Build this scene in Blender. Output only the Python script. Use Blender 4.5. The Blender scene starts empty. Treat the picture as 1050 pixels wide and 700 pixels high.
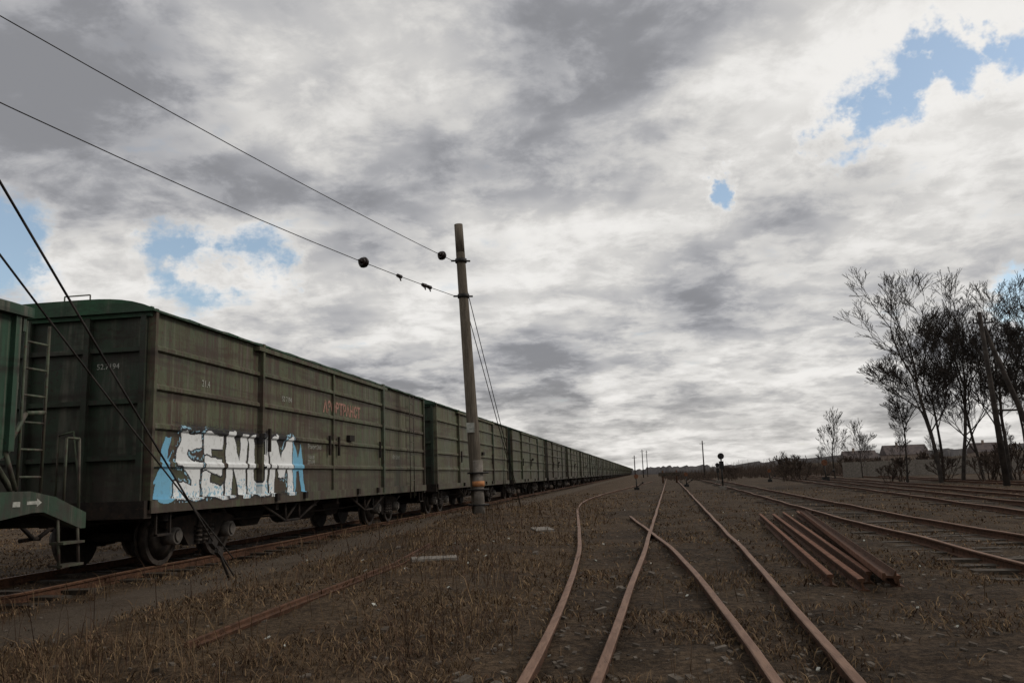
import bpy, math, random
import numpy as np
from mathutils import Vector, Matrix, noise as mnoise
random.seed(7); rng=np.random.default_rng(7)
sc=bpy.context.scene
RT=0.12   # rail top height
CAMZ=1.37

# ------------------------------------------------------------------ helpers
class MB:
    def __init__(s): s.v=[];s.f=[];s.m=[];s.sm=[]
    def box(s,x0,x1,y0,y1,z0,z1,m=0):
        b=len(s.v)
        s.v+=[(x0,y0,z0),(x1,y0,z0),(x1,y1,z0),(x0,y1,z0),(x0,y0,z1),(x1,y0,z1),(x1,y1,z1),(x0,y1,z1)]
        for q in ((0,3,2,1),(4,5,6,7),(0,1,5,4),(1,2,6,5),(2,3,7,6),(3,0,4,7)):
            s.f.append(tuple(b+i for i in q)); s.m.append(m); s.sm.append(False)
    def obox(s,c,ax,ay,az,m=0):
        b=len(s.v); c=Vector(c);ax=Vector(ax);ay=Vector(ay);az=Vector(az)
        for k in (-1,1):
            for i,j in ((-1,-1),(1,-1),(1,1),(-1,1)):
                s.v.append(tuple(c+ax*i+ay*j+az*k))
        for q in ((0,3,2,1),(4,5,6,7),(0,1,5,4),(1,2,6,5),(2,3,7,6),(3,0,4,7)):
            s.f.append(tuple(b+i for i in q)); s.m.append(m); s.sm.append(False)
    def tube(s,p0,p1,r0,r1=None,n=8,m=0,cap=True,smooth=True):
        if r1 is None:r1=r0
        p0=Vector(p0);p1=Vector(p1);d=(p1-p0)
        if d.length<1e-6:return
        d.normalize()
        a=Vector((0,0,1)) if abs(d.z)<.9 else Vector((1,0,0))
        u=d.cross(a).normalized();w=d.cross(u)
        b=len(s.v)
        for p,r in ((p0,r0),(p1,r1)):
            for i in range(n):
                t=2*math.pi*i/n
                s.v.append(tuple(p+u*(math.cos(t)*r)+w*(math.sin(t)*r)))
        for i in range(n):
            j=(i+1)%n
            s.f.append((b+i,b+j,b+n+j,b+n+i)); s.m.append(m); s.sm.append(smooth)
        if cap:
            s.f.append(tuple(b+n-1-i for i in range(n))); s.m.append(m); s.sm.append(False)
            s.f.append(tuple(b+n+i for i in range(n))); s.m.append(m); s.sm.append(False)
    def path(s,pts,r,n=6,m=0):
        for a,b in zip(pts[:-1],pts[1:]): s.tube(a,b,r,r,n,m)
    def poly(s,pts,m=0):
        b=len(s.v); s.v+=[tuple(p) for p in pts]; s.f.append(tuple(range(b,b+len(pts)))); s.m.append(m); s.sm.append(False)
    def prism(s,pts,axis,a0,a1,m=0):
        def mk(p,a):
            if axis=='x': return (a,p[0],p[1])
            if axis=='y': return (p[0],a,p[1])
            return (p[0],p[1],a)
        b=len(s.v);n=len(pts)
        s.v+=[mk(p,a0) for p in pts]+[mk(p,a1) for p in pts]
        s.f.append(tuple(b+i for i in range(n)));s.f.append(tuple(b+2*n-1-i for i in range(n)))
        s.m+=[m,m];s.sm+=[False,False]
        for i in range(n):
            j=(i+1)%n
            s.f.append((b+i,b+n+i,b+n+j,b+j));s.m.append(m);s.sm.append(False)
    def mesh(s,name,mats):
        me=bpy.data.meshes.new(name); me.from_pydata(s.v,[],s.f); me.update()
        for mt in mats: me.materials.append(mt)
        me.polygons.foreach_set('material_index',s.m)
        me.polygons.foreach_set('use_smooth',s.sm)
        return me
def add(name,me,loc=(0,0,0),rotz=0,parent=None,scale=1):
    o=bpy.data.objects.new(name,me); sc.collection.objects.link(o)
    o.location=loc;o.rotation_euler=(0,0,rotz);o.scale=(scale,)*3
    if parent:o.parent=parent
    return o
def recalc(me):
    import bmesh
    bm=bmesh.new();bm.from_mesh(me);bmesh.ops.recalc_face_normals(bm,faces=bm.faces);bm.to_mesh(me);bm.free()

# ------------------------------------------------------------------ materials
class NT:
    def __init__(s,nt): s.nt=nt
    def n(s,t,**k):
        nd=s.nt.nodes.new(t)
        for a,b in k.items(): setattr(nd,a,b)
        return nd
    def put(s,sock,v):
        if isinstance(v,bpy.types.NodeSocket): s.nt.links.new(v,sock)
        else: sock.default_value=v
    def math(s,op,a,b=0.0,c=0.0,clamp=False):
        nd=s.n('ShaderNodeMath',operation=op,use_clamp=clamp)
        s.put(nd.inputs[0],a);s.put(nd.inputs[1],b)
        if op in('MULTIPLY_ADD','SMOOTH_MIN','SMOOTH_MAX'): s.put(nd.inputs[2],c)
        return nd.outputs[0]
    def vm(s,op,a,b=(0,0,0)):
        nd=s.n('ShaderNodeVectorMath',operation=op); s.put(nd.inputs[0],a)
        if op=='SCALE': s.put(nd.inputs['Scale'],b)
        else: s.put(nd.inputs[1],b)
        return nd.outputs['Value'] if op in('DOT_PRODUCT','LENGTH','DISTANCE') else nd.outputs[0]
    def noise(s,vec,scale,detail=5,rough=.55,dist=0,out=0):
        nd=s.n('ShaderNodeTexNoise'); s.put(nd.inputs['Vector'],vec)
        nd.inputs['Scale'].default_value=scale;nd.inputs['Detail'].default_value=detail
        nd.inputs['Roughness'].default_value=rough;nd.inputs['Distortion'].default_value=dist
        return nd.outputs[out]
    def mix(s,f,a,b,mode='MIX'):
        nd=s.n('ShaderNodeMix',data_type='RGBA',blend_type=mode)
        s.put(nd.inputs[0],f)
        for i,v in((6,a),(7,b)):
            if not isinstance(v,bpy.types.NodeSocket) and len(v)==3: v=(*v,1)
            s.put(nd.inputs[i],v)
        return nd.outputs[2]
    def ramp(s,v,lo,hi,a=0.0,b=1.0,smooth=True):
        nd=s.n('ShaderNodeMapRange',interpolation_type='SMOOTHSTEP' if smooth else 'LINEAR')
        s.put(nd.inputs[0],v);nd.inputs[1].default_value=lo;nd.inputs[2].default_value=hi
        nd.inputs[3].default_value=a;nd.inputs[4].default_value=b
        return nd.outputs[0]
def newmat(name):
    m=bpy.data.materials.new(name);m.use_nodes=True;nt=m.node_tree
    b=nt.nodes['Principled BSDF'];g=NT(nt)
    return m,g,b
def coords(g,kind='Object',scale=(1,1,1)):
    tc=g.n('ShaderNodeTexCoord');mp=g.n('ShaderNodeMapping');mp.inputs['Scale'].default_value=scale
    g.nt.links.new(tc.outputs[kind],mp.inputs[0]);return mp.outputs[0]
def bump(g,b,h,st,dist=.02):
    nd=g.n('ShaderNodeBump');nd.inputs['Strength'].default_value=st;nd.inputs['Distance'].default_value=dist
    g.put(nd.inputs['Height'],h);g.nt.links.new(nd.outputs[0],b.inputs['Normal'])
def simple(name,c1,c2,scale=6,rough=.85,stretch=(1,1,1),bs=.3,lo=.35,hi=.65,metal=0,c3=None):
    m,g,b=newmat(name);v=coords(g,'Object',stretch)
    n=g.noise(v,scale,4,.65)
    col=g.mix(g.ramp(n,lo,hi),c1,c2)
    if c3:
        n3=g.noise(v,scale*4.3,3,.7); col=g.mix(g.ramp(n3,.55,.72),col,c3)
    g.put(b.inputs['Base Color'],col);b.inputs['Roughness'].default_value=rough;b.inputs['Metallic'].default_value=metal
    b.inputs['Specular IOR Level'].default_value=.25
    if bs: bump(g,b,g.noise(v,scale*5,2,.6),bs,.01)
    return m
def wagon_paint(name,ca,cb,rust,rustamt=.55,var=.35,ramt=.8):
    m,g,b=newmat(name)
    v=coords(g);oi=g.n('ShaderNodeObjectInfo')
    off=g.vm('SCALE',(13.,7.,5.),oi.outputs['Random']); v=g.vm('ADD',v,off)
    n1=g.noise(v,.9,4,.6)
    col=g.mix(g.ramp(n1,.35,.65),ca,cb)
    sx=g.n('ShaderNodeSeparateXYZ');g.put(sx.inputs[0],coords(g))
    st=g.vm('MULTIPLY',v,(1.,3.2,.22)); n2=g.noise(st,2.2,6,.72)
    col=g.mix(g.math('MULTIPLY',g.ramp(n2,.45,.62),ramt),col,rust)
    n3=g.noise(v,14,4,.7);col=g.mix(g.math('MULTIPLY',g.ramp(n3,rustamt,rustamt+.12),.8),col,(rust[0]*1.3,rust[1]*.9,rust[2]*.8))
    st2=g.vm('MULTIPLY',v,(1.,6.,.12)); n5=g.noise(st2,1.7,5,.65)
    col=g.mix(g.math('MULTIPLY',g.ramp(n5,.50,.66),.5),col,(.17,.16,.12))
    st3=g.vm('MULTIPLY',v,(1.,.25,3.)); n6=g.noise(st3,1.3,4,.65)
    col=g.mix(g.math('MULTIPLY',g.ramp(n6,.50,.62),.55),col,(rust[0]*.85,rust[1]*.85,rust[2]*.85))
    rb=None
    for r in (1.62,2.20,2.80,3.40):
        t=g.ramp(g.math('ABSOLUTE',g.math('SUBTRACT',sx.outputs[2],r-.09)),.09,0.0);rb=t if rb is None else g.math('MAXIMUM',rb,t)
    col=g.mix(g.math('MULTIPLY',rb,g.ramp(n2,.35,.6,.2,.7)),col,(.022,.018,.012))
    low=g.ramp(sx.outputs[2],2.0,.9);n4=g.noise(v,3,4,.6)
    col=g.mix(g.math('MULTIPLY',low,g.ramp(n4,.3,.7,.15,.8)),col,(.050,.037,.026))
    k=g.ramp(oi.outputs['Random'],0,1,1-var,1+var*.5,False)
    hs=g.n('ShaderNodeHueSaturation');g.put(hs.inputs['Value'],k);g.put(hs.inputs['Color'],col);hs.inputs['Saturation'].default_value=.88
    g.put(hs.inputs['Hue'],g.ramp(g.math('FRACT',g.math('MULTIPLY',oi.outputs['Random'],7.3)),0,1,.45,.51,False))
    g.put(b.inputs['Base Color'],hs.outputs[0]);b.inputs['Specular IOR Level'].default_value=.3
    g.put(b.inputs['Roughness'],g.ramp(n1,.3,.7,.55,.85))
    bump(g,b,g.noise(v,2.3,3,.6),.5,.04)
    return m
M_SIDE=wagon_paint('wagon_side_paint',(.058,.084,.040),(.092,.106,.056),(.064,.041,.024))
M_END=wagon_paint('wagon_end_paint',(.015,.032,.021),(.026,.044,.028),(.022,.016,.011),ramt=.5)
M_ROOF=wagon_paint('wagon_roof_paint',(.014,.062,.040),(.024,.084,.052),(.03,.04,.03),.6,ramt=.5)
M_TEAL=wagon_paint('hopper_paint',(.018,.062,.044),(.030,.085,.060),(.030,.030,.022),.6,ramt=.6)
M_TRIM=wagon_paint('wagon_trim_paint',(.045,.078,.045),(.068,.098,.058),(.055,.036,.022),.55)
M_UNDER=simple('underframe_grime',(.012,.010,.009),(.030,.022,.017),3,.9,c3=(.045,.027,.018))
M_WHEEL=simple('wheel_steel',(.025,.02,.017),(.06,.048,.04),7,.6,metal=.3)
M_HUB=simple('axlebox_steel',(.08,.072,.064),(.13,.115,.10),9,.6)
M_RUST=simple('rail_rust',(.042,.020,.011),(.082,.038,.021),9,.9,c3=(.12,.064,.038))
M_RAILTOP=simple('rail_head',(.12,.060,.034),(.19,.108,.068),14,.6,stretch=(1,.15,1),metal=.1,c3=(.070,.033,.018))
M_RED=simple('stacked_rail_rust',(.095,.038,.019),(.16,.072,.040),6,.85,c3=(.06,.028,.018))
M_SLEEPER=simple('sleeper_wood',(.026,.021,.016),(.070,.055,.042),4,.95,stretch=(1,6,1),c3=(.095,.076,.06))
M_POLE=simple('pole_wood',(.080,.067,.051),(.14,.118,.092),6,.9,stretch=(3,3,.25),bs=.6,c3=(.05,.04,.032))
M_CONC=simple('old_concrete',(.12,.106,.09),(.19,.17,.148),5,.9,c3=(.085,.072,.058))
M_BLACK=simple('black_iron',(.008,.008,.008),(.02,.018,.016),8,.6)
M_CABLE=simple('steel_cable',(.015,.013,.012),(.03,.024,.02),8,.7)
M_PORC=simple('brown_porcelain',(.012,.008,.007),(.022,.014,.012),5,.25,bs=0)
M_WHITE=simple('faded_white',(.24,.25,.22),(.42,.42,.38),9,.8)
M_PINK=simple('faded_red_letter',(.36,.20,.16),(.20,.11,.08),14,.8)
M_ORANGE=simple('orange_band',(.35,.14,.05),(.42,.2,.09),9,.8)
M_BARK=simple('bark',(.020,.016,.014),(.044,.036,.030),2,.95,bs=0)
M_TWIG=simple('brush_twigs',(.036,.025,.019),(.068,.048,.036),2,.95,bs=0)

# ------------------------------------------------------------------ world / sky
w=bpy.data.worlds.new('sky');sc.world=w;w.use_nodes=True
nt=w.node_tree;g=NT(nt);bg=nt.nodes['Background']
SUN_EL=math.radians(38);SUN_AZ=math.radians(75)
sky=g.n('ShaderNodeTexSky',sky_type='NISHITA',sun_disc=False,sun_elevation=SUN_EL,sun_rotation=SUN_AZ)
tc=g.n('ShaderNodeTexCoord');D=tc.outputs['Generated']
sx=g.n('ShaderNodeSeparateXYZ');g.put(sx.inputs[0],D)
z=g.math('MAXIMUM',sx.outputs[2],0.0)
zc=g.math('ADD',z,.20)
cx=g.n('ShaderNodeCombineXYZ');g.put(cx.inputs[0],g.math('DIVIDE',sx.outputs[0],zc));g.put(cx.inputs[1],g.math('DIVIDE',sx.outputs[1],zc))
P=g.vm('ADD',cx.outputs[0],(4.6,3.1,7.3))
dA=g.noise(P,1.7,7,.58,.15)
dG=g.noise(g.vm('ADD',P,(2.,5.,1.)),5.2,6,.62,.2)
dB=g.noise(P,.6,1,.5)
up_=g.noise(g.vm('ADD',P,(.05,.09,0)),1.7,4,.58,.15)
rel=g.math('SUBTRACT',dA,up_)
wv=g.vm('SUBTRACT',g.noise(D,7.,6,.66,out=1),(.5,.5,.5))
Dw=g.vm('ADD',D,g.vm('MULTIPLY',wv,(.24,.24,.15)))
def blob(d,r,v=D):
    dd=g.vm('DISTANCE',v,d); return g.ramp(dd,0,r,1,0)
holes=None
for d,r,k in (((.235,.90,.362),.060,.9),((.275,.882,.378),.060,1.),((.32,.856,.398),.060,1.),((.37,.83,.415),.055,1.),((.114,.939,.326),.036,.9),((-.50,.82,.258),.085,.85),((-.64,.72,.252),.10,.95),((-.41,.875,.262),.07,.75),((.40,.90,.17),.06,1.)):
    t=g.math('MULTIPLY',blob(d,r,Dw),k); holes=t if holes is None else g.math('MAXIMUM',holes,t)
hm=g.math('MULTIPLY_ADD',g.math('SUBTRACT',dG,.5),-1.5,holes)
mask=g.ramp(hm,.18,.66,1,0)
thick=g.ramp(dA,.42,.64)
val=g.math('MULTIPLY_ADD',thick,-.34,.685)
val=g.math('MULTIPLY_ADD',g.math('SUBTRACT',dB,.5),-.60,val)
val=g.math('MULTIPLY_ADD',rel,1.3,val)
val=g.math('MULTIPLY_ADD',g.ramp(dG,.38,.60),-.19,g.math('ADD',val,.095))
# low cumulus banks towards the horizon
Dh=g.vm('MULTIPLY',D,(6.,6.,20.));dH=g.noise(Dh,1.3,6,.58)
hz=g.ramp(z,.26,.08)
val=g.math('MULTIPLY_ADD',g.math('MULTIPLY',hz,g.ramp(dH,.50,.60)),.16,val)
val=g.math('MULTIPLY_ADD',hz,-.05,val)
val=g.math('MULTIPLY_ADD',blob((.0085,.943,.333),.24),.08,val)
val=g.math('MULTIPLY_ADD',blob((.25,.85,.47),.34),.18,val)
val=g.math('MULTIPLY_ADD',blob((-.08,.90,.45),.24),-.12,val)
val=g.math('MULTIPLY_ADD',g.ramp(z,.10,.0),.14,val)
val=g.math('MULTIPLY_ADD',g.ramp(holes,0,.35),.12,val)
val=g.math('SMOOTH_MAX',val,.26,.12)
val=g.math('SMOOTH_MIN',val,.86,.12)
tint=g.mix(g.ramp(val,.25,.7),(.975,.99,1.06),(1.02,1.0,.97))
tint=g.mix(g.ramp(z,.16,.0),tint,(1.03,1.0,.96))
cc=g.vm('MULTIPLY',tint,(10,10,10));cc=g.vm('SCALE',cc,val)
skc=g.vm('MULTIPLY',sky.outputs[0],(1.1,1.1,1.05));skc=g.vm('ADD',skc,(1.2,1.4,1.5))
col=g.mix(mask,skc,cc)
g.put(bg.inputs[0],col);bg.inputs[1].default_value=.1
w.cycles.sampling_method='MANUAL';w.cycles.sample_map_resolution=512

sun=bpy.data.lights.new('sun','SUN');sun.energy=1.4;sun.angle=math.radians(12);sun.color=(1,.92,.82)
so=bpy.data.objects.new('sun',sun);sc.collection.objects.link(so)
sd=Vector((math.sin(SUN_AZ)*math.cos(SUN_EL),math.cos(SUN_AZ)*math.cos(SUN_EL),math.sin(SUN_EL)))
so.rotation_euler=sd.to_track_quat('Z','Y').to_euler()

# ------------------------------------------------------------------ camera
pit,yaw,rol=math.radians(9.295),math.radians(8.629),math.radians(2)
R0=Vector((math.cos(yaw),math.sin(yaw),0));Fh=Vector((-math.sin(yaw),math.cos(yaw),0));Z=Vector((0,0,1))
fwd=Fh*math.cos(pit)+Z*math.sin(pit);U0=-Fh*math.sin(pit)+Z*math.cos(pit)
ri=R0*math.cos(rol)-U0*math.sin(rol);up=R0*math.sin(rol)+U0*math.cos(rol)
cam=bpy.data.cameras.new('camera');co=bpy.data.objects.new('camera',cam);sc.collection.objects.link(co)
cam.sensor_width=36;cam.lens=29.04;cam.clip_end=6000;cam.clip_start=.05
co.matrix_world=Matrix(((ri.x,up.x,-fwd.x,0),(ri.y,up.y,-fwd.y,0),(ri.z,up.z,-fwd.z,CAMZ),(0,0,0,1)))
sc.camera=co
sc.view_settings.view_transform='Standard';sc.view_settings.look='None';sc.view_settings.exposure=0

# ------------------------------------------------------------------ ground
def gz(x,y):
    n=mnoise.noise(Vector((x*.35,y*.35,0)))*.05+mnoise.noise(Vector((x*1.6,y*1.6,3)))*.03+mnoise.noise(Vector((x*6,y*6,5)))*.016
    far=min(1,max(0,(260-math.hypot(x,y))/200))
    h=n*far
    h+=.30*math.exp(-((x+4.9)**2/5+(y-26)**2/60))
    h+=.12*math.exp(-((x+3.2)**2/2.5+(y-14)**2/40))
    h+=.025
    if x>3.6: h-=.04*min(1,(x-3.6))
    if x<-7.4: h-=.05
    if x>60: h+=min(7,(x-60)*.03)
    return h
def axis(segs):
    out=[]
    for a,b,s in segs: out+=list(np.arange(a,b,s))
    return out
xs=axis([(-3000,-400,400),(-400,-60,40),(-60,-14,3),(-14,-7,.3),(-7,4,.08),(4,12,.2),(12,40,1.2),(40,120,8),(120,400,40),(400,3001,400)])
ys=axis([(-600,-40,80),(-40,-4,4),(-4,3,.6),(3,14,.08),(14,26,.2),(26,60,.5),(60,160,3),(160,600,30),(600,4001,400)])
mb=MB();nx=len(xs)
for y in ys:
    for x in xs: mb.v.append((x,y,gz(x,y)))
for j in range(len(ys)-1):
    for i in range(nx-1):
        a=j*nx+i;mb.f.append((a,a+1,a+nx+1,a+nx))
mb.m=[0]*len(mb.f);mb.sm=[True]*len(mb.f)
m,g,b=newmat('dead_grass_ground');v=coords(g,'Object')
n1=g.noise(v,.30,4,.6);n2=g.noise(v,1.3,6,.68,.4);n3=g.noise(v,14,5,.75);n4=g.noise(v,70,2,.7)
vs=g.vm('MULTIPLY',v,(1,.16,1));n5=g.noise(vs,1.1,3,.6)
sxx=g.n('ShaderNodeSeparateXYZ');g.put(sxx.inputs[0],v)
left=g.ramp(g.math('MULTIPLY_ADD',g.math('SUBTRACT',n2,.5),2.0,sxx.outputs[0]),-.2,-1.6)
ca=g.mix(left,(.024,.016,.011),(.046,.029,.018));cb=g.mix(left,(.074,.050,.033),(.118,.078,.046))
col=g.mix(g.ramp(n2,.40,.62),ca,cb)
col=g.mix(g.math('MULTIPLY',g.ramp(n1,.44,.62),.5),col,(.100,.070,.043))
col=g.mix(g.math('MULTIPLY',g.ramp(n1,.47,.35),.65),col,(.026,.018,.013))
col=g.mix(g.math('MULTIPLY',g.ramp(n5,.55,.68),.40),col,(.115,.088,.063))
col=g.mix(g.ramp(n3,.40,.66),g.mix(.6,col,(.014,.010,.007)),g.mix(.22,col,(.18,.13,.085)))
col=g.mix(g.math('MULTIPLY',g.ramp(n4,.60,.72),.35),col,(.21,.165,.125))
pth=g.math('MULTIPLY',g.ramp(g.math('ABSOLUTE',g.math('ADD',sxx.outputs[0],6.3)),1.0,.4),g.ramp(n2,.3,.5,.4,.9))
col=g.mix(pth,col,(.092,.073,.056))
g.put(b.inputs['Base Color'],col);b.inputs['Roughness'].default_value=.95;b.inputs['Specular IOR Level'].default_value=.1
bump(g,b,n3,1.0,.06)
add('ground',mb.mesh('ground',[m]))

# ------------------------------------------------------------------ rails
PROF=[(-.065,-.14),(.065,-.14),(.065,-.128),(.012,-.11),(.010,-.04),(.036,-.030),(.036,-.006),(.028,0),(-.028,0),(-.036,-.006),(-.036,-.030),(-.010,-.04),(-.012,-.11),(-.065,-.128)]
def cat(pts,step=1.0):
    P=np.array(pts,float);ysx=P[:,1];n=max(2,int((ysx[-1]-ysx[0])/step))
    yy=np.linspace(ysx[0],ysx[-1],n)
    xx=np.interp(yy,ysx,P[:,0]); k=5
    if n>2*k:
        pad=np.concatenate([[2*xx[0]-xx[i] for i in range(k,0,-1)],xx,[2*xx[-1]-xx[-1-i] for i in range(1,k+1)]])
        xx=np.convolve(pad,np.ones(2*k+1)/(2*k+1),'valid')
    return list(zip(xx,yy))
def sweep(mb,pts,z=RT,roll=0,wob=.0):
    b=len(mb.v);n=len(PROF)
    for i,p in enumerate(pts):
        a=pts[max(0,i-1)];c=pts[min(len(pts)-1,i+1)]
        t=Vector((c[0]-a[0],c[1]-a[1],0)).normalized();s=Vector((t.y,-t.x,0))
        zz=p[2] if len(p)>2 else z+wob*mnoise.noise(Vector((p[0]*.3,p[1]*.3,9)))
        wx=wob*.8*mnoise.noise(Vector((p[0]*.2+7,p[1]*.25,2))) if wob else 0
        for dx,dz in PROF:
            X=dx*math.cos(roll)-(dz+.07)*math.sin(roll)+wx;ZZ=dx*math.sin(roll)+(dz+.07)*math.cos(roll)-.07
            mb.v.append((p[0]+s.x*X,p[1]+s.y*X,zz+ZZ))
    for i in range(len(pts)-1):
        for j in range(n):
            k=(j+1)%n
            mb.f.append((b+i*n+j,b+i*n+k,b+(i+1)*n+k,b+(i+1)*n+j));mb.m.append(1 if 6<=j<=8 else 0);mb.sm.append(False)
    for o in (0,(len(pts)-1)*n):
        mb.f.append(tuple(b+o+j for j in range(n)));mb.m.append(0);mb.sm.append(False)
G=1.55
def track(name,pts,rails=None,sl=.62,szt=.0,half=1.3,prob=.93):
    mb=MB()
    c=cat(pts)
    rl=rails or [cat([(x-G/2,y) for x,y in pts]),cat([(x+G/2,y) for x,y in pts])]
    for k in rl:
        sweep(mb,k,wob=.03)
        for q in range(6,min(len(k)-1,60),12):
            a,bb=Vector((*k[q],0)),Vector((*k[q+1],0));t=(bb-a).normalized();s_=Vector((t.y,-t.x,0))
            for sg in (-1,1): mb.obox((a.x+s_.x*sg*.027,a.y,RT-.075),t*.32,s_*.012,(0,0,.028),0)
    d=0
    for i in range(len(c)-1):
        a=Vector((*c[i],0));q=Vector((*c[i+1],0));L=(q-a).length;t=(q-a)/L;s=Vector((t.y,-t.x,0))
        while d<L:
            p=a+t*d
            if p.y>130: break
            jit=random.uniform(-.08,.08)
            top=szt+random.uniform(-.025,.015)+gz(p.x,p.y)*.6
            if random.random()<prob:
                mb.obox((p.x+s.x*jit,p.y,top-.08),s*half*random.uniform(.96,1.03)+t*random.uniform(-.06,.06)+Vector((0,0,random.uniform(-.02,.02))),t*.115,(0,0,.08),2)
            d+=sl
        d-=L
    me=mb.mesh(name,[M_RUST,M_RAILTOP,M_SLEEPER]);recalc(me);return add(name,me)
Ar=[(-.80,-3),(-.80,6.3),(-.83,8),(-.97,11.8),(-1.24,16),(-2.0,25),(-2.65,32.6),(-2.98,42),(-2.5,55),(-1.0,80),(1.2,120)]
Cr=[(x+1.53,y) for x,y in Ar if y<26]
track('railway_track',[(x+.765,y) for x,y in Ar],[cat(Ar),cat(Cr)],szt=-.03,prob=.7)
Br=[(-.62,-3),(-.39,5.3),(-.33,6.8),(-.2,9.7),(-.04,14.7),(.31,26.8),(1.27,59),(2.6,105),(6,220),(14,500)]
track('railway_track',[(x+.775,y) for x,y in Br],szt=-.025,prob=.75)
track('railway_track',[(5.0,-4),(5.35,12),(5.4,18),(5.75,31),(7.5,82),(9.5,150),(16,400)],szt=.01)
track('railway_track',[(7.5,-4),(9.0,12),(9.9,22),(11.1,34),(12.9,54),(16,90),(26,220)],szt=.01)
track('railway_track',[(10.6,-4),(13.6,26),(16.3,59),(21,110),(33,240)],szt=.01)
track('railway_track',[(15.6,-4),(18.6,26),(21.3,59),(26,110),(38,240)],szt=.01)
track('railway_track',[(-8.9,-30),(-8.9,60),(-8.9,300),(-8.9,640)],szt=.03)

mb=MB()
ends=[((2.00,10.0),(3.02,23.4),.17),((2.24,9.6),(3.34,23.2),.17),((2.46,10.2),(3.70,23.9),.17),((2.44,9.3),(3.95,22.4),.29),((2.66,9.8),(4.15,24.3),.17)]
for i,(a,c,zz) in enumerate(ends):
    n=8;pts=[(a[0]+(c[0]-a[0])*t/n,a[1]+(c[1]-a[1])*t/n,zz) for t in range(n+1)]
    sweep(mb,pts,roll=(0,.12,-.1,1.5,.1)[i])
for yy in (11,17,22): mb.box(1.9+(yy-10)*.08,3.0+(yy-10)*.1,yy,yy+.2,-.05,.03,2)
me=mb.mesh('stacked_rails',[M_RUST,M_RED,M_SLEEPER]);recalc(me);add('stacked_rails',me)
mb=MB();sweep(mb,[(x*1.06,y*1.06,gz(x*1.06,y*1.06)+.065) for x,y in ((-3.61,6.34),(-3.56,7.4),(-3.5,8.5),(-3.5,10),(-3.5,11.6),(-3.75,14.5))],roll=1.2)
me=mb.mesh('loose_rail',[M_RUST,M_RED]);recalc(me);add('loose_rail',me)
mb=MB();mb.obox((-3.3,12.9,gz(-3.3,12.9)),(.34,.1,0),(-.07,.22,0),(0,0.01,.04));mb.obox((-2.4,19.5,gz(-2.4,19.5)),(.2,.1,0),(-.1,.25,.02),(0,0,.05))
add('concrete_slab',mb.mesh('concrete_slab',[M_CONC]))

# ------------------------------------------------------------------ wagons
L=15.9;HW=1.60;SILL=.97;EAVE=4.0
RIBS=[1.62,2.20,2.80,3.40]
def prof(zz):
    for r in RIBS:
        d=abs(zz-r)
        if d<.03: return .045
        if d<.06: return .045*(1-(d-.03)/.03)
    return 0.
zprof=[SILL,1.14]
for r in RIBS: zprof+=[r-.06,r-.03,r+.03,r+.06]
zprof+=[EAVE]
def bogie(mb,y,um=1,wm=2,hm=6):
    for s in (-1,1):
        for a in (-.925,.925):
            mb.tube((s*.70,y+a,.475),(s*.84,y+a,.475),.475,.475,24,wm);mb.tube((s*.66,y+a,.475),(s*.70,y+a,.475),.50,.50,24,wm)
            mb.tube((s*.84,y+a,.475),(s*.90,y+a,.475),.40,.20,18,wm)
            mb.tube((s*.9,y+a,.475),(s*1.14,y+a,.475),.15,.14,14,hm)
            mb.tube((s*1.14,y+a,.475),(s*1.17,y+a,.475),.10,.10,12,hm)
        mb.prism([(y-1.15,.60),(y-1.15,.70),(y-.85,.78),(y-.3,.80),(y+.3,.80),(y+.85,.78),(y+1.15,.70),(y+1.15,.60),(y+.75,.62),(y+.45,.28),(y-.45,.28),(y-.75,.62)],'x',s*1.0-.06,s*1.0+.06,um)
        for k in (-.2,0,.2):
            for q in range(4): mb.tube((s*1.09,y+k,.33+q*.08),(s*1.09,y+k,.37+q*.08),.075,.075,10,wm)
        mb.box(s*.72-.2,s*.72+.2,y-.5,y-.42,.3,.5,um)
    for a in (-.925,.925): mb.tube((-.7,y+a,.475),(.7,y+a,.475),.08,.08,10,um)
    mb.box(-1.1,1.1,y-.2,y+.2,.42,.78,um)
def coupler(mb,y,s,m=1):
    mb.box(-.1,.1,min(y,y+s*.62),max(y,y+s*.62),.92,1.14,m)
    mb.box(-.2,.2,min(y+s*.6,y+s*.88),max(y+s*.6,y+s*.88),.86,1.2,m)
    mb.path([(.35,y,1.0),(.35,y+s*.3,.8),(.3,y+s*.6,.62),(.2,y+s*.85,.6)],.03,6,m)
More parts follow.
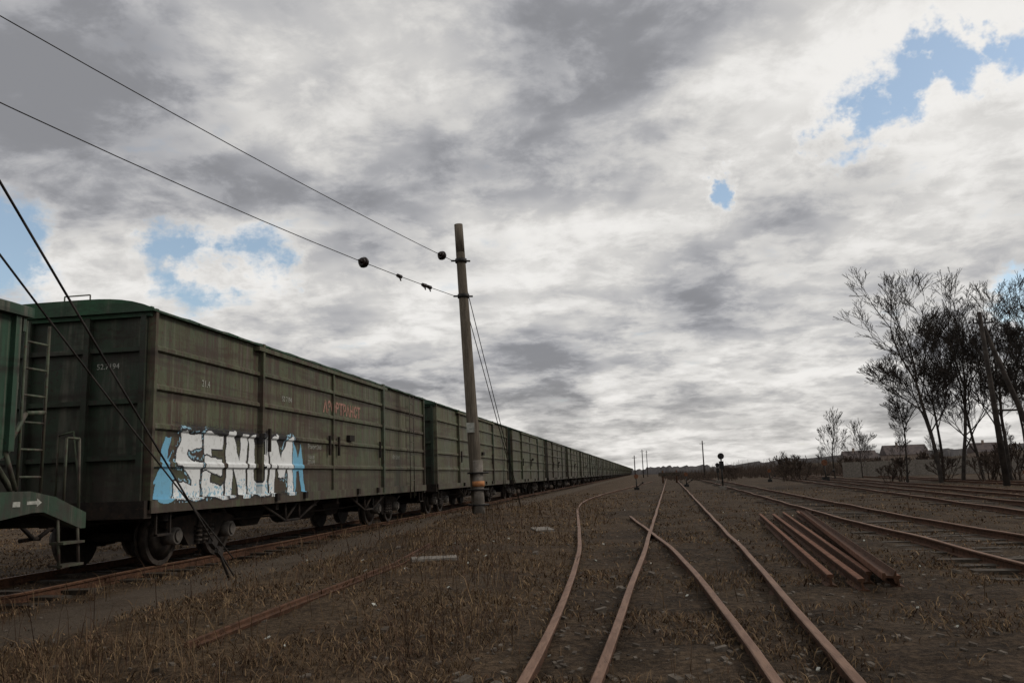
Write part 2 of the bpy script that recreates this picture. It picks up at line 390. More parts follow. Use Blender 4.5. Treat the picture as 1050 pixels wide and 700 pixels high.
def wagon_mesh():
    mb=MB()
    for s in (-1,1):
        for (a,c,off) in ((0,3.7,0),(3.7,11.2,.045),(11.2,L,0)):
            for i in range(len(zprof)-1):
                z0,z1=zprof[i],zprof[i+1];x0=s*(HW-.04+off+prof(z0));x1=s*(HW-.04+off+prof(z1))
                mb.poly([(x0,a,z0),(x0,c,z0),(x1,c,z1),(x1,a,z1)] if s>0 else [(x0,c,z0),(x0,a,z0),(x1,a,z1),(x1,c,z1)],0)
        X=lambda a,b:(min(s*a,s*b),max(s*a,s*b))
        for yy,wd,pr in ((0,.07,.035),(3.62,.08,.065),(11.2,.12,.09),(L-.07,.07,.035)): mb.box(*X(HW-.1,HW+pr),yy,yy+wd,SILL-.02,EAVE-.002,5 if wd>.1 else 0)
        mb.box(*X(HW-.1,HW+.06),.0,L,SILL-.07,SILL+.12,0)
        mb.box(*X(HW-.05,HW+.085),3.4,11.6,EAVE-.16,EAVE-.08,0)
        mb.box(*X(HW+.0,HW+.055),7.4,7.46,SILL+.13,EAVE-.17,0)
        for yy in (3.9,7.1,7.7,10.9): mb.box(*X(HW+.04,HW+.09),yy,yy+.06,1.9,2.35,1)
        for yy in (4.2,5.6,9.0,10.6): mb.box(*X(HW,HW+.12),yy,yy+.14,SILL-.02,SILL+.12,1)
        mb.box(*X(HW+.01,HW+.10),8.4,8.75,2.28,2.42,1)
        for k in range(7): mb.tube((s*(HW+.08),13.9,1.25+k*.4),(s*(HW+.08),14.35,1.25+k*.4),.014,.014,5,5)
        for yy in (13.9,14.35): mb.tube((s*(HW+.08),yy,.7),(s*(HW+.08),yy,3.9),.016,.016,5,5)
        for yy in (.25,L-.65):
            mb.box(*X(HW-.1,HW+.02),yy,yy+.4,.55,.58,1)
            for q in (0,.38): mb.box(*X(HW-.04,HW-.01),yy+q,yy+q+.03,.55,SILL,1)
        for a,c in ((3.9,7.0),(8.9,12.0)):
            mm=(a+c)/2
            for p,q in (((a,.92),(mm-.35,.52)),((mm-.35,.52),(mm+.35,.52)),((mm+.35,.52),(c,.92)),((mm-.35,.52),(mm-.35,.92)),((mm+.35,.52),(mm+.35,.92)),((mm-.35,.52),(mm+.35,.92))):
                mb.tube((s*(HW-.12),p[0],p[1]),(s*(HW-.12),q[0],q[1]),.028,.028,6,1)
    mb.box(-HW+.05,HW-.05,.06,L-.06,SILL-.04,SILL+.04,1)
    for y0,s in ((0,1),(L,-1)):
        a,c=(.03,.07) if s>0 else (L-.07,L-.03)
        mb.box(-HW+.09,HW-.09,a,c,SILL+.04,EAVE+.02,4)
        for x in (-1.5,-.55,.47,1.42):
            q0,q1=(-.07,.028) if s>0 else (L-.028,L+.07)
            mb.box(x,x+.09,q0,q1,SILL,EAVE-.1,4)
        for zz in (1.7,2.55,3.35):
            q0,q1=(-.03,.027) if s>0 else (L-.027,L+.03)
            mb.box(-1.5,1.5,q0,q1,zz,zz+.07,4)
        q0,q1=(-.09,.1) if s>0 else (L-.1,L+.09)
        mb.box(-HW,HW,q0,q1,SILL-.14,SILL+.12,1)
        q0,q1=(-.05,.02) if s>0 else (L-.02,L+.05)
        mb.box(-HW+.02,HW-.02,q0,q1,EAVE-.12,EAVE+.03,3)
    for x in (-1.3,-.9): mb.tube((x,-.12,1.1),(x,-.12,3.95),.016,.016,5,5)
    for k in range(8): mb.tube((-1.3,-.12,1.2+k*.36),(-.9,-.12,1.2+k*.36),.014,.014,5,5)
    mb.path([(.2,-.16,1.2),(.2,-.16,2.1),(.45,-.16,2.15),(.6,-.16,1.2)],.015,5,5)
    NS=18;RW=HW+.045;H=.19
    def band(y0,y1,e,m):
        p=[(-(RW+e)+2*(RW+e)*i/NS, EAVE-.02+(H+e)*(1-abs(-1+2*i/NS)**4)) for i in range(NS+1)]
        mb.prism([(p[0][0],EAVE-.05-e*.3)]+p+[(p[-1][0],EAVE-.05-e*.3)],'y',y0,y1,m)
    band(-.10,L+.10,0,3)
    for k in range(13): band(-.12+k*(L+.18)/12,-.12+k*(L+.18)/12+.06,.018,3)
    for yy in (3.2,8,12.7): mb.box(-.35,.35,yy-.35,yy+.35,EAVE+.1,EAVE+.28,3)
    mb.path([(-1.5,-.02,4.0),(-1.5,-.02,4.33),(-1.15,-.02,4.36),(-1.15,-.02,4.0)],.014,5,5)
    mb.path([(-.1,.2,4.1),(-.1,.2,4.34),(.35,.2,4.34),(.35,.2,4.1)],.012,5,5)
    mb.box(-.25,.25,.1,L-.1,.72,SILL-.04,1)
    for yy in (.6,4.6,6.6,8.0,9.4,11.4,L-.8): mb.box(-HW+.1,HW-.1,yy,yy+.14,.76,SILL-.05,1)
    mb.tube((.5,6.9,.62),(.5,8.6,.62),.22,.22,14,1);mb.tube((-.9,8.6,.66),(-.9,9.3,.66),.17,.17,14,1)
    mb.path([(.9,1.2,.66),(.9,6,.6),(.95,10,.6),(.9,14.5,.66)],.022,6,1)
    for a in (5.0,9.6): mb.prism([(a-.9,.93),(a+.9,.93),(a+.35,.45),(a-.35,.45)],'x',-.75,.75,1)
    bogie(mb,2.55);bogie(mb,L-2.55);coupler(mb,0,-1);coupler(mb,L,1)
    me=mb.mesh('covered_wagon',[M_SIDE,M_UNDER,M_WHEEL,M_ROOF,M_END,M_TRIM,M_HUB])
    recalc(me);return me
WM=wagon_mesh()
PITCH=17.6;Y0=11.5
first=None
for i in range(34):
    o=add('freight_wagon',WM,(-8.9,Y0+i*PITCH,RT))
    if i==0:first=o

# graffiti on the first wagon
ss,ts=5.7,1.30;st=.0125
ns,ntt=int(ss/st),int(ts/st)
S,T=np.meshgrid((np.arange(ns)+.5)*st,(np.arange(ntt)+.5)*st,indexing='ij')
wS=S+.02*np.sin(T*9+S*3)+.008*np.sin(T*23+1);wT=T+.03*np.sin(S*7)+.010*np.sin(S*19)
def segd(a,b):
    ax,ay=a;bx,by=b;dx,dy=bx-ax,by-ay;l=dx*dx+dy*dy+1e-9
    t=np.clip(((wS-ax)*dx+(wT-ay)*dy)/l,0,1)
    return np.maximum(np.abs(wS-ax-t*dx),np.abs(wT-ay-t*dy))*(1.1-.2*t)
letters=[
 [(1.30,1.00),(.88,1.00),(.78,.70),(1.26,.50),(1.22,.18),(.70,.16)],
 [(2.02,1.02),(1.62,1.0),(1.58,.18),(2.04,.15)],[(1.60,.60),(1.95,.60)],
 [(2.36,.13),(2.38,1.04),(2.88,.16),(2.90,1.06)],
 [(3.22,1.04),(3.20,.20),(3.46,.13),(3.70,.20),(3.72,1.04)],
 [(4.02,.12),(4.06,1.05),(4.44,.50),(4.84,1.07),(4.90,.12)],
]
def bnoise(c,n_):
    rs=rng.normal(size=(ns//c+2,ntt//c+2));j=np.kron(rs,np.ones((c,c)))[:ns,:ntt];k=np.ones(c+1)/(c+1)
    for _ in range(n_):
        j=np.apply_along_axis(lambda r:np.convolve(r,k,'same'),0,j);j=np.apply_along_axis(lambda r:np.convolve(r,k,'same'),1,j)
    return j
jit=bnoise(6,2);fine=bnoise(2,1)
code=np.zeros(S.shape,int)
def tri(pts):
    n=len(pts);c=np.zeros(S.shape,bool)
    for i in range(n):
        x1,y1=pts[i];x2,y2=pts[(i+1)%n]
        cond=((y1>wT)!=(y2>wT))&(wS<(x2-x1)*(wT-y1)/(y2-y1+1e-9)+x1);c^=cond
    return c
blue=tri([(.02,.05),(.30,1.05),(.46,1.02),(.38,.62),(.75,.12),(.30,.02)])|tri([(.22,.4),(.0,.28),(.1,.5),(.55,.80)])|tri([(4.95,.05),(5.02,1.12),(5.26,.75),(5.42,1.10),(5.66,.06),(5.46,.04),(5.34,.5),(5.22,.45),(5.14,.05)])
ds=[]
for l in letters:
    dd=np.full(S.shape,9.)
    for a,c in zip(l[:-1],l[1:]): dd=np.minimum(dd,segd(a,c))
    ds.append(dd+jit*.012)
dall=np.minimum.reduce(ds)
haze=np.exp(-((T-1.13)/.12)**2)*np.exp(-np.maximum(0,np.abs(S-2.9)-1.9)**2/.15)
code[(rng.random(S.shape)<haze*.8)]=2
code[blue]=3
code[(dall<.19)&(fine>.1)&(S<1.6)]=4
code[(dall<.19)&(fine>.1)&(S>4.4)]=4
for dd in ds:
    code[(dd<.150)]=2
    code[(dd<.122)]=1
    code[(dd<.122)&(T<.30+.12*jit)&(fine>.45)]=4
for q in rng.uniform(.5,5.4,34):
    ln=rng.uniform(.03,.14);code[(np.abs(S-q)<.009)&(T<.1)&(T>.1-ln)]=2
cols={1:(.68,.70,.70),2:(.016,.016,.020),3:(.15,.38,.54),4:(.26,.44,.55)}
mb=MB();vi={};ccol=[]
def gv(i,j):
    if (i,j) not in vi:
        zz=.97+.06+j*st;yy=.15+i*st
        off=.045 if yy>3.7 else 0
        if 3.60<yy<3.72: off=.115
        vi[(i,j)]=len(mb.v);sill=.10 if zz<1.095 else 0
        mb.v.append((HW-.04+max(off+prof(zz),sill)+.005,yy,zz))
    return vi[(i,j)]
for i in range(ns):
    for j in range(ntt):
        if code[i,j]:
            mb.f.append((gv(i,j),gv(i+1,j),gv(i+1,j+1),gv(i,j+1)));ccol.append(cols[code[i,j]])
mb.m=[0]*len(mb.f);mb.sm=[False]*len(mb.f)
m,g,b=newmat('spray_paint');va=g.n('ShaderNodeVertexColor',layer_name='Col')
n=g.noise(coords(g),9,7,.7);col=g.mix(g.math('MULTIPLY',g.ramp(n,.50,.70),.40),va.outputs[0],(.10,.09,.065))
g.put(b.inputs['Base Color'],col);b.inputs['Roughness'].default_value=.7
me=mb.mesh('graffiti',[m]);ca=me.color_attributes.new('Col','FLOAT_COLOR','CORNER')
arr=np.ones((len(ccol),4,4),np.float32);arr[:,:,:3]=np.array(ccol,np.float32)[:,None,:]
ca.data.foreach_set('color',arr.ravel())
add('graffiti',me,parent=first)
def label(txt,y,zz,size,mat,parent=first,x=HW+.02,bold=.02):
    c=bpy.data.curves.new('lettering','FONT');c.body=txt;c.size=size;c.offset=size*bold
    o=bpy.data.objects.new('lettering',c);sc.collection.objects.link(o);c.materials.append(mat)
    o.location=(x,y,zz);o.rotation_euler=(math.pi/2,0,math.pi/2);o.parent=parent
label('АЗОВТРАНСТ',6.85,2.90,.38,M_PINK,x=HW+.012,bold=.035);label('52 7194',4.6,2.96,.15,M_WHITE,x=HW+.012,bold=0)
label('21.4',1.5,2.95,.16,M_WHITE,x=HW-.03,bold=0);label('Ремонт 24.6',5.95,2.02,.14,M_WHITE,x=HW+.012,bold=0)
label('14.03.08\nДП КРВ',5.95,1.80,.11,M_WHITE,x=HW+.012,bold=0);label('67т 120м3',12.4,1.9,.16,M_WHITE,x=HW-.03,bold=0)
c=bpy.data.curves.new('lettering','FONT');c.body='52.7194';c.size=.12;o=bpy.data.objects.new('lettering',c);sc.collection.objects.link(o);c.materials.append(M_WHITE)
o.location=(.65,.018,3.1);o.rotation_euler=(math.pi/2,0,0);o.parent=first

# ------------------------------------------------------------------ hopper wagon at left edge
mb=MB();W2=1.5
mb.box(-W2,W2,-13,0,1.9,3.5,0)
mb.prism([(-13,1.9),(0,1.9),(0,1.75),(-1.3,1.0),(-11.7,1.0),(-13,1.75)],'x',-W2+.004,W2-.004,0)
for k in range(11):
    for s in (-1,1): mb.box(min(s*W2,s*(W2+.06)),max(s*W2,s*(W2+.06)),-.12-k*1.28,-.03-k*1.28,1.1 if k else 1.75,3.5,0)
NS=10
p=[(-(W2+.1)+2*(W2+.1)*i/NS,3.5+.28*(1-abs(-1+2*i/NS)**2.2)) for i in range(NS+1)]
mb.prism([(p[0][0],3.38)]+p+[(p[-1][0],3.38)],'y',-13.1,.12,0)
mb.box(-W2-.06,W2+.06,.0,.05,3.2,3.36,0);mb.box(-W2,W2,0,.05,2.5,2.58,0)
for s in (-1,1):
    a=s*1.42;x0,x1=min(a,a+s*.12),max(a,a+s*.12)
    mb.prism([(-13,.95),(-.2,.95),(.35,1.02),(.55,1.02),(1.25,.78),(1.35,.78),(1.35,.98),(.75,1.2),(.3,1.28),(-13,1.28)],'x',x0,x1,0)
    for yy in (.12,.52): mb.tube((s*1.5,yy,1.2),(s*1.5,yy,3.35),.02,.02,6,1)
    for k in range(6): mb.tube((s*1.5,.12,1.45+k*.33),(s*1.5,.52,1.45+k*.33),.016,.016,5,1)
    mb.path([(s*1.5,.52,2.25),(s*1.5,.2,2.22),(s*1.5,-.1,1.75),(s*1.5,.1,1.3)],.03,6,1)
    for q in (.85,1.22): mb.tube((s*1.56,q,.3),(s*1.5,q,1.0),.02,.02,6,1)
    for zz in (.32,.6): mb.box(s*1.56-.14,s*1.56+.06,.83,1.24,zz,zz+.03,1)
    mb.path([(s*1.5,.95,1.1),(s*1.5,.95,1.95),(s*1.5,1.2,1.95),(s*1.5,1.25,1.0)],.018,6,1)
mb.box(-1.42,1.42,-.9,1.3,.98,1.02,2)
mb.box(-1.5,1.5,1.25,1.36,.8,.99,0)
mb.box(-.25,.25,-13,1.3,.7,.97,2)
for x in (-1.0,1.0): mb.tube((x,.9,1.0),(x,-.0,2.0),.04,.04,6,1)
bogie(mb,-.75,2,3,4);bogie(mb,-10.5,2,3,4)
coupler(mb,1.35,1,2)
mb.box(1.541,1.545,.02,.14,1.10,1.16,5)
mb.prism([(.25,1.12),(.42,1.12),(.42,1.09),(.50,1.14),(.42,1.19),(.42,1.16),(.25,1.16)],'x',1.541,1.545,5)
me=mb.mesh('hopper_wagon',[M_TEAL,M_TRIM,M_UNDER,M_WHEEL,M_HUB,M_WHITE]);recalc(me)
add('hopper_wagon',me,(-8.9,8.85,RT))

# ------------------------------------------------------------------ utility poles and wires
def wire(mb,a,b,r,sag=.15,n=14,m=0):
    a=Vector(a);b=Vector(b);pts=[]
    for i in range(n+1):
        t=i/n;p=a.lerp(b,t);p.z-=sag*4*t*(1-t);pts.append(p)
    mb.path(pts,r,5,m);return pts
def insul(mb,p,d,m):
    p=Vector(p);d=Vector(d).normalized()
    for k,r in ((-.13,.05),(-.08,.13),(-.02,.15),(.05,.12),(.11,.06)): mb.tube(p+d*k,p+d*(k+.035),r,r*.8,12,m)
    mb.tube(p-d*.2,p+d*.2,.03,.03,8,m)
PB=Vector((-5.0,25.1,.1));PT=Vector((-5.40,25,9.40))
mb=MB();n=10
for i in range(n):
    a=PB.lerp(PT,i/n);c=PB.lerp(PT,(i+1)/n)
    mb.tube(a,c,.20-.065*i/n,.20-.065*(i+1)/n,14,0,cap=(i in(0,n-1)))
mb.tube((-4.93,24.8,0),(-4.95,24.85,1.9),.17,.15,12,5)
for zz in (.55,1.0,1.5):
    mb.tube((-4.98,24.97,zz),(-4.98,24.97,zz+.05),.33,.33,16,2)
mb.tube((-4.94,24.82,1.12),(-4.94,24.82,1.28),.185,.185,14,4)
def on(zz): return PB.lerp(PT,(zz-PB.z)/(PT.z-PB.z))
for zz in (8.2,7.05):
    c=on(zz);mb.tube(c-Vector((0,0,.06)),c+Vector((0,0,.06)),.185,.185,14,1);mb.tube(c+Vector((-.3,-.1,0)),c+Vector((.28,.1,0)),.03,.03,8,1)
mb.box(-5.27,-5.03,24.84,24.86,2.75,3.05,3)
w1a=on(8.2)+Vector((-.25,-.1,0));w1b=Vector((-12.9,-.2,10.05))
w2a=on(7.05)+Vector((-.25,-.1,0));w2b=Vector((-11.9,-.0,8.05))
d1=(w1b-w1a).normalized();d2v=(w2b-w2a).normalized()
for q in ((-4.75,32.5,.0),(-4.6,31.4,.0)): mb.path([on(8.0 if q[1]>32 else 7),Vector(q)],.014,5,1)
me=mb.mesh('utility_pole',[M_POLE,M_BLACK,M_BLACK,M_WHITE,M_ORANGE,M_CONC]);pole=add('utility_pole',me)
mb=MB()
wire(mb,w1a,w1b,.010,.35);wire(mb,w2a,w2b,.010,.45)
def at(a,b,dist,sag):
    L_=(b-a).length;t=dist/L_;p=a.lerp(b,t);p.z-=sag*4*t*(1-t);return p
insul(mb,at(w1a,w1b,.7,.35),d1,1)
for ds_,kk in ((5.2,1),(3.4,.5),(2.0,.7),(1.7,.6)):
    p=at(w2a,w2b,ds_,.45)
    if kk==1: insul(mb,p,d2v,1)
    else:
        mb.tube(p-d2v*.09,p+d2v*.09,.06*kk+.03,.05,8,1);mb.path([p,p+Vector((.05,0,-.14))],.02,5,1)
add('overhead_wire',mb.mesh('overhead_wire',[M_CABLE,M_PORC]))
mb=MB();mb.tube((-4.85,.6,-.1),(-4.85,.6,8.6),.19,.13,14,0)
add('utility_pole',mb.mesh('utility_pole',[M_POLE]))
mb=MB()
anc=Vector((-6.17,12.0,.05))
wire(mb,anc,(-4.6,.8,7.64),.013,.05);wire(mb,anc+Vector((-.02,.02,.25)),(-5.1,.8,7.0),.011,.10)
mb.tube(anc-Vector((0,0,.2)),anc+Vector((.16,-1.1,.72))*.62,.024,.020,8,0)
for k in (.55,.75): mb.obox(anc+Vector((.14,-1.1,.74))*k,(.03,0,0),(0,.06,-.04),(0,.03,.045),0)
add('guy_wire',mb.mesh('guy_wire',[M_CABLE]))
mb=MB();mb.tube((19.0,48,-.2),(18.7,48,9.4),.17,.11,10,0);mb.tube((21.6,48.6,-.2),(18.85,48.1,8.6),.16,.11,10,0)
mb.tube((18.3,48,8.8),(19.4,48,8.8),.05,.05,6,1);mb.tube((18.9,48,4),(20.4,48.4,4),.06,.06,6,0)
for x in (18.35,19.3): mb.tube((x,48,8.8),(x,48,9.05),.05,.04,6,1)
add('a_frame_pole',mb.mesh('a_frame_pole',[M_BARK,M_BLACK]))

# ------------------------------------------------------------------ bare trees
def tree_mesh(name,h,seed,spread=1.0,minr=.008,stems=1,maxd=6,pb=.6,upd=.16):
    R=random.Random(seed);mb=MB()
    def grow(p,d,ln,r,depth):
        nseg=6 if depth==0 else (4 if depth==1 else 3)
        q=p
        for i in range(nseg):
            w_=.05 if depth==0 else .14
            d=(d+Vector((R.gauss(0,w_),R.gauss(0,w_),R.gauss(.03,.05)))).normalized()
            e=q+d*(ln/nseg);r1=max(minr,r*(1-.45*(i+1)/nseg));r0=max(minr,r*(1-.45*i/nseg))
            mb.tube(q,e,r0,r1,7 if depth<2 else 3,0,cap=False)
            q=e
            if depth<maxd and (depth>0 or i>=1) and R.random()<(pb if depth else .9):
                an=R.uniform(0,2*math.pi);el=R.uniform(.35,.85)*spread
                a=Vector((math.cos(an),math.sin(an),0));b2=(a-d*a.dot(d)).normalized()
                nd=(d*math.cos(el)+b2*math.sin(el));nd.z+=upd;nd.normalize()
                f=(1-.4*i/nseg) if depth==0 else 1
                grow(q,nd,ln*R.uniform(.48,.68)*f,max(minr,r1*R.uniform(.42,.58)),depth+1)
        if depth<maxd:
            for k in range(2):
                nd=(d+Vector((R.gauss(0,.25),R.gauss(0,.25),.1))).normalized()
                grow(q,nd,ln*R.uniform(.45,.62),max(minr,r*.5),depth+1)
    for s in range(stems):
        a=R.uniform(0,6.28);t=0.04 if stems==1 else R.uniform(.15,.7)
        grow(Vector((R.uniform(-.3,.3),R.uniform(-.3,.3),-.1)) if stems>1 else Vector((0,0,-.1)),Vector((math.cos(a)*t,math.sin(a)*t,1)).normalized(),h*(.60 if stems==1 else .3),h*.0130,0 if stems==1 else 2)
    me=mb.mesh(name,[M_BARK if stems==1 else M_TWIG])
    mz=max(v[2] for v in mb.v);sc_=h/mz
    for v in me.vertices: v.co=v.co*sc_
    return me
T1=tree_mesh('bare_tree',14.6,3,1.05,maxd=5,minr=.016,pb=.85);T2=tree_mesh('bare_tree',13.5,11,1.0,maxd=5,minr=.016,pb=.85);T3=tree_mesh('bare_tree',12,29,1.1,maxd=5,minr=.016,pb=.85)
TS=tree_mesh('bare_tree',8,41,.9,maxd=4,minr=.018,pb=.7)
for me,x,y,rz,s in ((T1,19.7,60,.3,1.02),(T2,21.4,61,2.0,1.10),(T3,26.2,62,1.0,1.0),(T3,18.4,63,4.0,.70),(T2,24.6,66,5,.98),(T1,28.3,66,3.3,.95),(T3,22.8,69,2.6,1.1),(T1,24.0,60,1.7,.92),(T2,26.0,59,.6,1.0),(TS,19.8,92,.0,.95),(TS,22.8,93,2,.8),(TS,30,120,2,.7),(TS,36,125,1,.8),(TS,42,130,3,.7),(TS,26,128,4,.55),(TS,21,132,5,.5),(TS,47,118,.5,.8)):
    add('bare_tree',me,(x,y,gz(x,y)),rz,scale=s)
BS=[tree_mesh('bush',2.4,50+i,1.0,stems=8,maxd=5,minr=.014,pb=.5) for i in range(3)]
R=random.Random(5)
for x,y,s in ((15.2,90,1.15),(16.4,92,.9),(14.2,88,.7),(25,62,1.1),(27,60,1.2),(23.5,61,.9),(30,61,1.3),(21,63,.8),(10.2,105,.8),(11.4,110,.7),(29,60,1.1),(17.6,64,.6),(22,58,.8),(26,57,.9),(19,66,.8),(24,105,1.1),(28,108,1.0),(19,112,1.0),(33,104,1.2)):
    add('bush',R.choice(BS),(x,y,-.05),R.uniform(0,6),scale=s)

# ------------------------------------------------------------------ background
mb=MB()
def ridge(y0,x0,x1,base,amp,seed,m,dy=60,sp=4.):
    n=int((x1-x0)/sp);b=len(mb.v)
    for i in range(n+1):
        x=x0+(x1-x0)*i/n
        h=base(x)+amp*(mnoise.noise(Vector((x*.03,seed,0)))+.6*mnoise.noise(Vector((x*.16,seed,4)))+.6*mnoise.noise(Vector((x*.6,seed,7))))
        mb.v+=[(x,y0,-1),(x,y0+2,h),(x,y0+dy,h*.9)]
    for i in range(n):
        for k in (0,1):
            a=b+i*3+k;mb.f.append((a,a+3,a+4,a+1));mb.m.append(m);mb.sm.append(True)
ridge(520,-120,900,lambda x:2.6+max(0,x)*.036,2.4,1.3,0,sp=1.1)
ridge(330,60,700,lambda x:1.8+max(0,x-60)*.024,1.8,5.1,1,sp=.7)
M_FAR=simple('distant_wood',(.072,.068,.070),(.105,.098,.096),.5,1,bs=0,stretch=(1,1,.3));M_FAR2=simple('distant_brush',(.050,.042,.034),(.10,.08,.06),.8,1,bs=0,stretch=(1,1,.3))  # distant_wood has distance haze painted in as a lighter, greyer base colour
add('hills',mb.mesh('hills',[M_FAR,M_FAR2]))
mb=MB();R=random.Random(9)
for i in range(3000):
    x=R.uniform(4,80);y=R.uniform(120,210);h=R.uniform(.6,3.0)*(1 if x>14 else .6)
    for k in range(3):
        mb.tube((x,y,0),(x+R.gauss(0,.5),y,h*R.uniform(.6,1)),.04,.015,3,0,cap=False)
add('distant_brush',mb.mesh('distant_brush',[M_TWIG]))
mb=MB()
for k in range(9):
    mb.box(22+k*2.6,24.5+k*2.6,98,98.15,0,1.7,0);mb.box(24.5+k*2.6,24.6+k*2.6,97.95,98.2,0,1.8,0)
add('concrete_fence',mb.mesh('concrete_fence',[M_CONC]))
def house(x,y,wd,dp,h,rh,name,mats):
    mb=MB();mb.box(x,x+wd,y,y+dp,-1,h,0)
    mb.prism([(y-.3,h),(y+dp+.3,h),(y+dp/2,h+rh)],'x',x-.3,x+wd+.3,1)
    k=0
    while k<wd-1.5: mb.box(x+.8+k,x+1.7+k,y-.05,y+.02,h*.4,h*.75,2);k+=2.4
    mb.box(x+wd*.3,x+wd*.3+.6,y+dp*.4,y+dp*.4+.6,h+rh*.5,h+rh+.8,0)
    add(name,mb.mesh(name,mats))
M_ROOFT=simple('roof_felt',(.06,.05,.05),(.10,.08,.075),1,.9,bs=0);M_BRICK=simple('pale_brick',(.18,.14,.115),(.25,.20,.165),2,.9,bs=0)
house(74,270,12,8,4.0,3,'brick_house',[M_BRICK,M_ROOFT,M_BLACK]);house(104,282,10,8,4,3,'brick_house',[M_BRICK,M_ROOFT,M_BLACK]);house(60,262,9,7,3.2,2.4,'brick_house',[M_BRICK,M_ROOFT,M_BLACK])
def signal(x,y,h):
    mb=MB();mb.tube((x,y,-.1),(x,y,h),.06,.05,8,0);mb.tube((x,y-.06,h+.1),(x,y+.1,h+.1),.22,.22,16,0);mb.tube((x,y-.2,h+.05),(x,y-.06,h+.05),.09,.09,8,0)
    mb.box(x-.22,x+.22,y-.22,y+.22,-.05,.25,1);mb.box(x-.15,x+.15,y-.1,y+.12,h-.75,h-.25,0)
    add('dwarf_signal',mb.mesh('dwarf_signal',[M_BLACK,M_CONC]))
signal(5.4,60,2.2);signal(8.1,95,1.8)
def stand(x,y,s=1):
    mb=MB();mb.box(x-.25*s,x+.25*s,y-.2,y+.2,-.05,.3*s,0);mb.tube((x,y,0),(x,y,1.25*s),.05,.04,8,0);mb.tube((x,y-.05,1.35*s),(x,y+.06,1.35*s),.22*s,.22*s,14,1)
    mb.tube((x,y,.3*s),(x+.6*s,y,.7*s),.035,.03,6,0);mb.tube((x+.55*s,y,.66*s),(x+.68*s,y,.78*s),.09*s,.09*s,8,0)
    add('switch_stand',mb.mesh('switch_stand',[M_BLACK,M_RED]))
stand(16.8,82,1.25);stand(3.6,74,.8);stand(-.6,66,.8);stand(12.6,88,.8)
mb=MB()
for x in (2.2,3.8): mb.tube((x,100,-.1),(x,100,1.5),.1,.1,6,0);mb.tube((x,102,-.1),(x,100,1.3),.08,.08,6,0)
mb.box(1.7,4.3,99.8,99.98,.85,1.25,1);add('buffer_stop',mb.mesh('buffer_stop',[M_RUST,M_SLEEPER]))
for x,y,h in ((-.1,210,7),(1.2,260,8),(10.5,150,6.5),(-1.8,180,5)):
    mb=MB();mb.tube((x,y,-.2),(x,y,h),.13,.09,8,0);mb.tube((x-.5,y,h-.5),(x+.5,y,h-.5),.04,.04,6,0)
    add('line_pole',mb.mesh('line_pole',[M_BARK]))
mb=MB();R=random.Random(3)
for k in range(26):
    r=k//9;mb.obox((22.6+(k%9)*.42+R.uniform(-.05,.05),53,.12+r*.24),(.12,0,0),(R.uniform(-.1,.1),1.3,0),(0,0,.1),0)
add('sleeper_stack',mb.mesh('sleeper_stack',[M_RED]))

# ------------------------------------------------------------------ dead grass
def grass(name,N,dmin,dmax,hmin,hmax,fn,seed,wk=.0011,lie=(.1,.9),ca=(.20,.138,.078),cb=(.060,.034,.022)):
    r=np.random.default_rng(seed)
    dist=dmin*np.exp(r.random(N)*math.log(dmax/dmin));ang=math.radians(-8.6)+r.uniform(-.68,.66,N)
    x=dist*np.sin(ang);y=dist*np.cos(ang)
    keep=fn(x,y,r);x,y,dist=x[keep],y[keep],dist[keep];n=len(x)
    zz=np.array([gz(a,c) for a,c in zip(x,y)])
    h=r.uniform(hmin,hmax,n)*(.6+.8*r.random(n));th=r.uniform(0,2*np.pi,n);ph=r.uniform(0,2*np.pi,n)
    w_=wk*dist*r.uniform(.6,1.4,n)*.5+.0008
    ln=h*r.uniform(lie[0],lie[1],n)
    V=np.zeros((n,5,3))
    cx,cy=np.cos(th)*w_,np.sin(th)*w_;lx,ly=np.cos(ph)*ln,np.sin(ph)*ln
    V[:,0]=np.stack([x-cx,y-cy,zz-.01],1);V[:,1]=np.stack([x+cx,y+cy,zz-.01],1)
    V[:,2]=np.stack([x+cx*.7+lx*.35,y+cy*.7+ly*.35,zz+h*.7],1);V[:,3]=np.stack([x-cx*.7+lx*.35,y-cy*.7+ly*.35,zz+h*.7],1)
    V[:,4]=np.stack([x+lx,y+ly,zz+h],1)
    me=bpy.data.meshes.new(name);base=np.arange(n)*5
    quads=np.stack([base,base+1,base+2,base+3],1);tris=np.stack([base+3,base+2,base+4],1)
    me.vertices.add(n*5);me.vertices.foreach_set('co',V.ravel())
    me.loops.add(n*7);li=np.concatenate([quads,tris],1).ravel();me.loops.foreach_set('vertex_index',li)
    me.polygons.add(n*2);ls=np.stack([np.arange(n)*7,np.arange(n)*7+4],1).ravel();me.polygons.foreach_set('loop_start',ls)
    me.update(calc_edges=True);me.validate()
    c=r.random(n)[:,None]**.8;C=np.array(ca)*(1-c)+np.array(cb)*c
    C*=r.uniform(.6,1.3,n)[:,None]
    arr=np.ones((n,7,4),np.float32);arr[:,:,:3]=C[:,None,:]
    at_=me.color_attributes.new('Col','FLOAT_COLOR','CORNER');at_.data.foreach_set('color',arr.ravel())
    me.materials.append(M_GRASS);return add(name,me)
m,g,b=newmat('dry_grass');va=g.n('ShaderNodeVertexColor',layer_name='Col');g.put(b.inputs['Base Color'],va.outputs[0]);b.inputs['Roughness'].default_value=.9;b.inputs['Specular IOR Level'].default_value=.1
M_GRASS=m
def nz(x,y,s,o=0): return np.array([mnoise.noise(Vector((a*s+o,c*s,o))) for a,c in zip(x,y)])
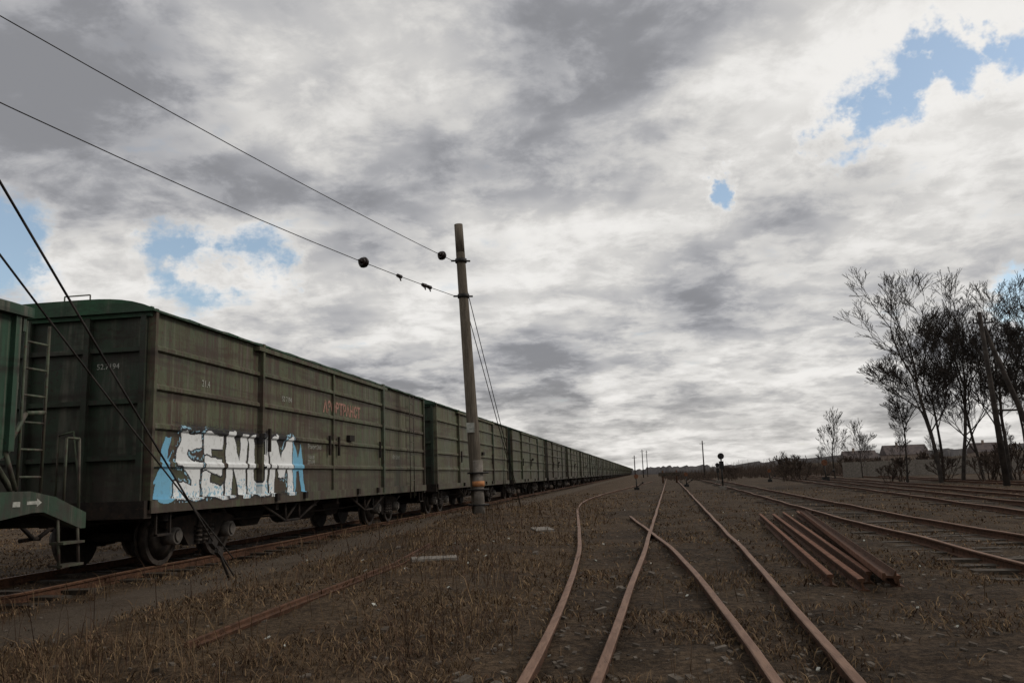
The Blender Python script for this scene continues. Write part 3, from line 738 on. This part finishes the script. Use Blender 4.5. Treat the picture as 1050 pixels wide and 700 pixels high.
def f_short(x,y,r):
    n=nz(x,y,.7)+.6*nz(x,y,3.1,5)
    pr=np.where(x<-.9,.55,.20)+n*1.4
    pr=np.where(np.abs(x+8.9)<1.2,.1,pr);pr=np.where(np.abs(x+6.3)<.6,pr*.3,pr)
    return (r.random(len(x))<pr)
def f_tall(x,y,r):
    n=nz(x,y,.6,2)+.6*nz(x,y,2.2,8)
    pr=np.where(x<-1.3,.10,.0)+n*.6
    pr=np.where(x>-1.0,n*.12-.02,pr)
    pr=np.where((x<-6.8)&(x>-8),pr+.15,pr);pr=np.where(x<-8,0,pr);pr=np.where(np.abs(x+6.2)<.5,0,pr)
    return (r.random(len(x))<pr)
def f_stalk(x,y,r):
    n=nz(x,y,.45,12)+.5*nz(x,y,1.5,18)
    pr=np.where((x<-1.6)&(x>-7.6),.08+n*.8,0);pr=np.where(np.abs(x+6.2)<.4,0,pr)
    return (r.random(len(x))<pr)
grass('dead_grass',170000,4.6,60,.015,.06,f_short,1,lie=(.6,2.6))
grass('dead_weeds',60000,5.0,45,.10,.28,f_tall,2,wk=.0006,lie=(.1,1.2))
grass('dry_stalks',10000,5.5,34,.20,.52,f_stalk,3,wk=.0006,lie=(.05,.7),ca=(.090,.054,.037),cb=(.038,.022,.016))
mb=MB();R=random.Random(12)
for i in range(3200):
    d=5*math.exp(R.random()*2.2);a=-.15+R.uniform(-.66,.66);x=d*math.sin(a);y=d*math.cos(a);s=R.uniform(.006,.028)*(1 if R.random()<.95 else 2)
    if x<-1.5 and R.random()<.7: continue
    t=R.uniform(0,3);mb.obox((x,y,gz(x,y)+s*.2),(s*math.cos(t),s*math.sin(t),s*.2),(-s*.7*math.sin(t),s*.7*math.cos(t),0),(0,.1*s,s*.5),R.choice((0,0,0,1)))
add('gravel',mb.mesh('gravel',[simple('stone_grey',(.06,.048,.038),(.12,.10,.08),9,.9),M_SLEEPER]))
mb=MB()
for i in range(60):
    d=6*math.exp(R.random()*1.8);a=-.15+R.uniform(-.3,.6);x=d*math.sin(a);y=d*math.cos(a);s=R.uniform(.008,.026)
    t=R.uniform(0,3);mb.obox((x,y,gz(x,y)+.012),(s*math.cos(t),s*math.sin(t),s*.4),(-s*.7*math.sin(t),s*.7*math.cos(t),0),(0,0,.004),0)
add('litter',mb.mesh('litter',[M_WHITE]))
print('verts',sum(len(m.vertices) for m in bpy.data.meshes))
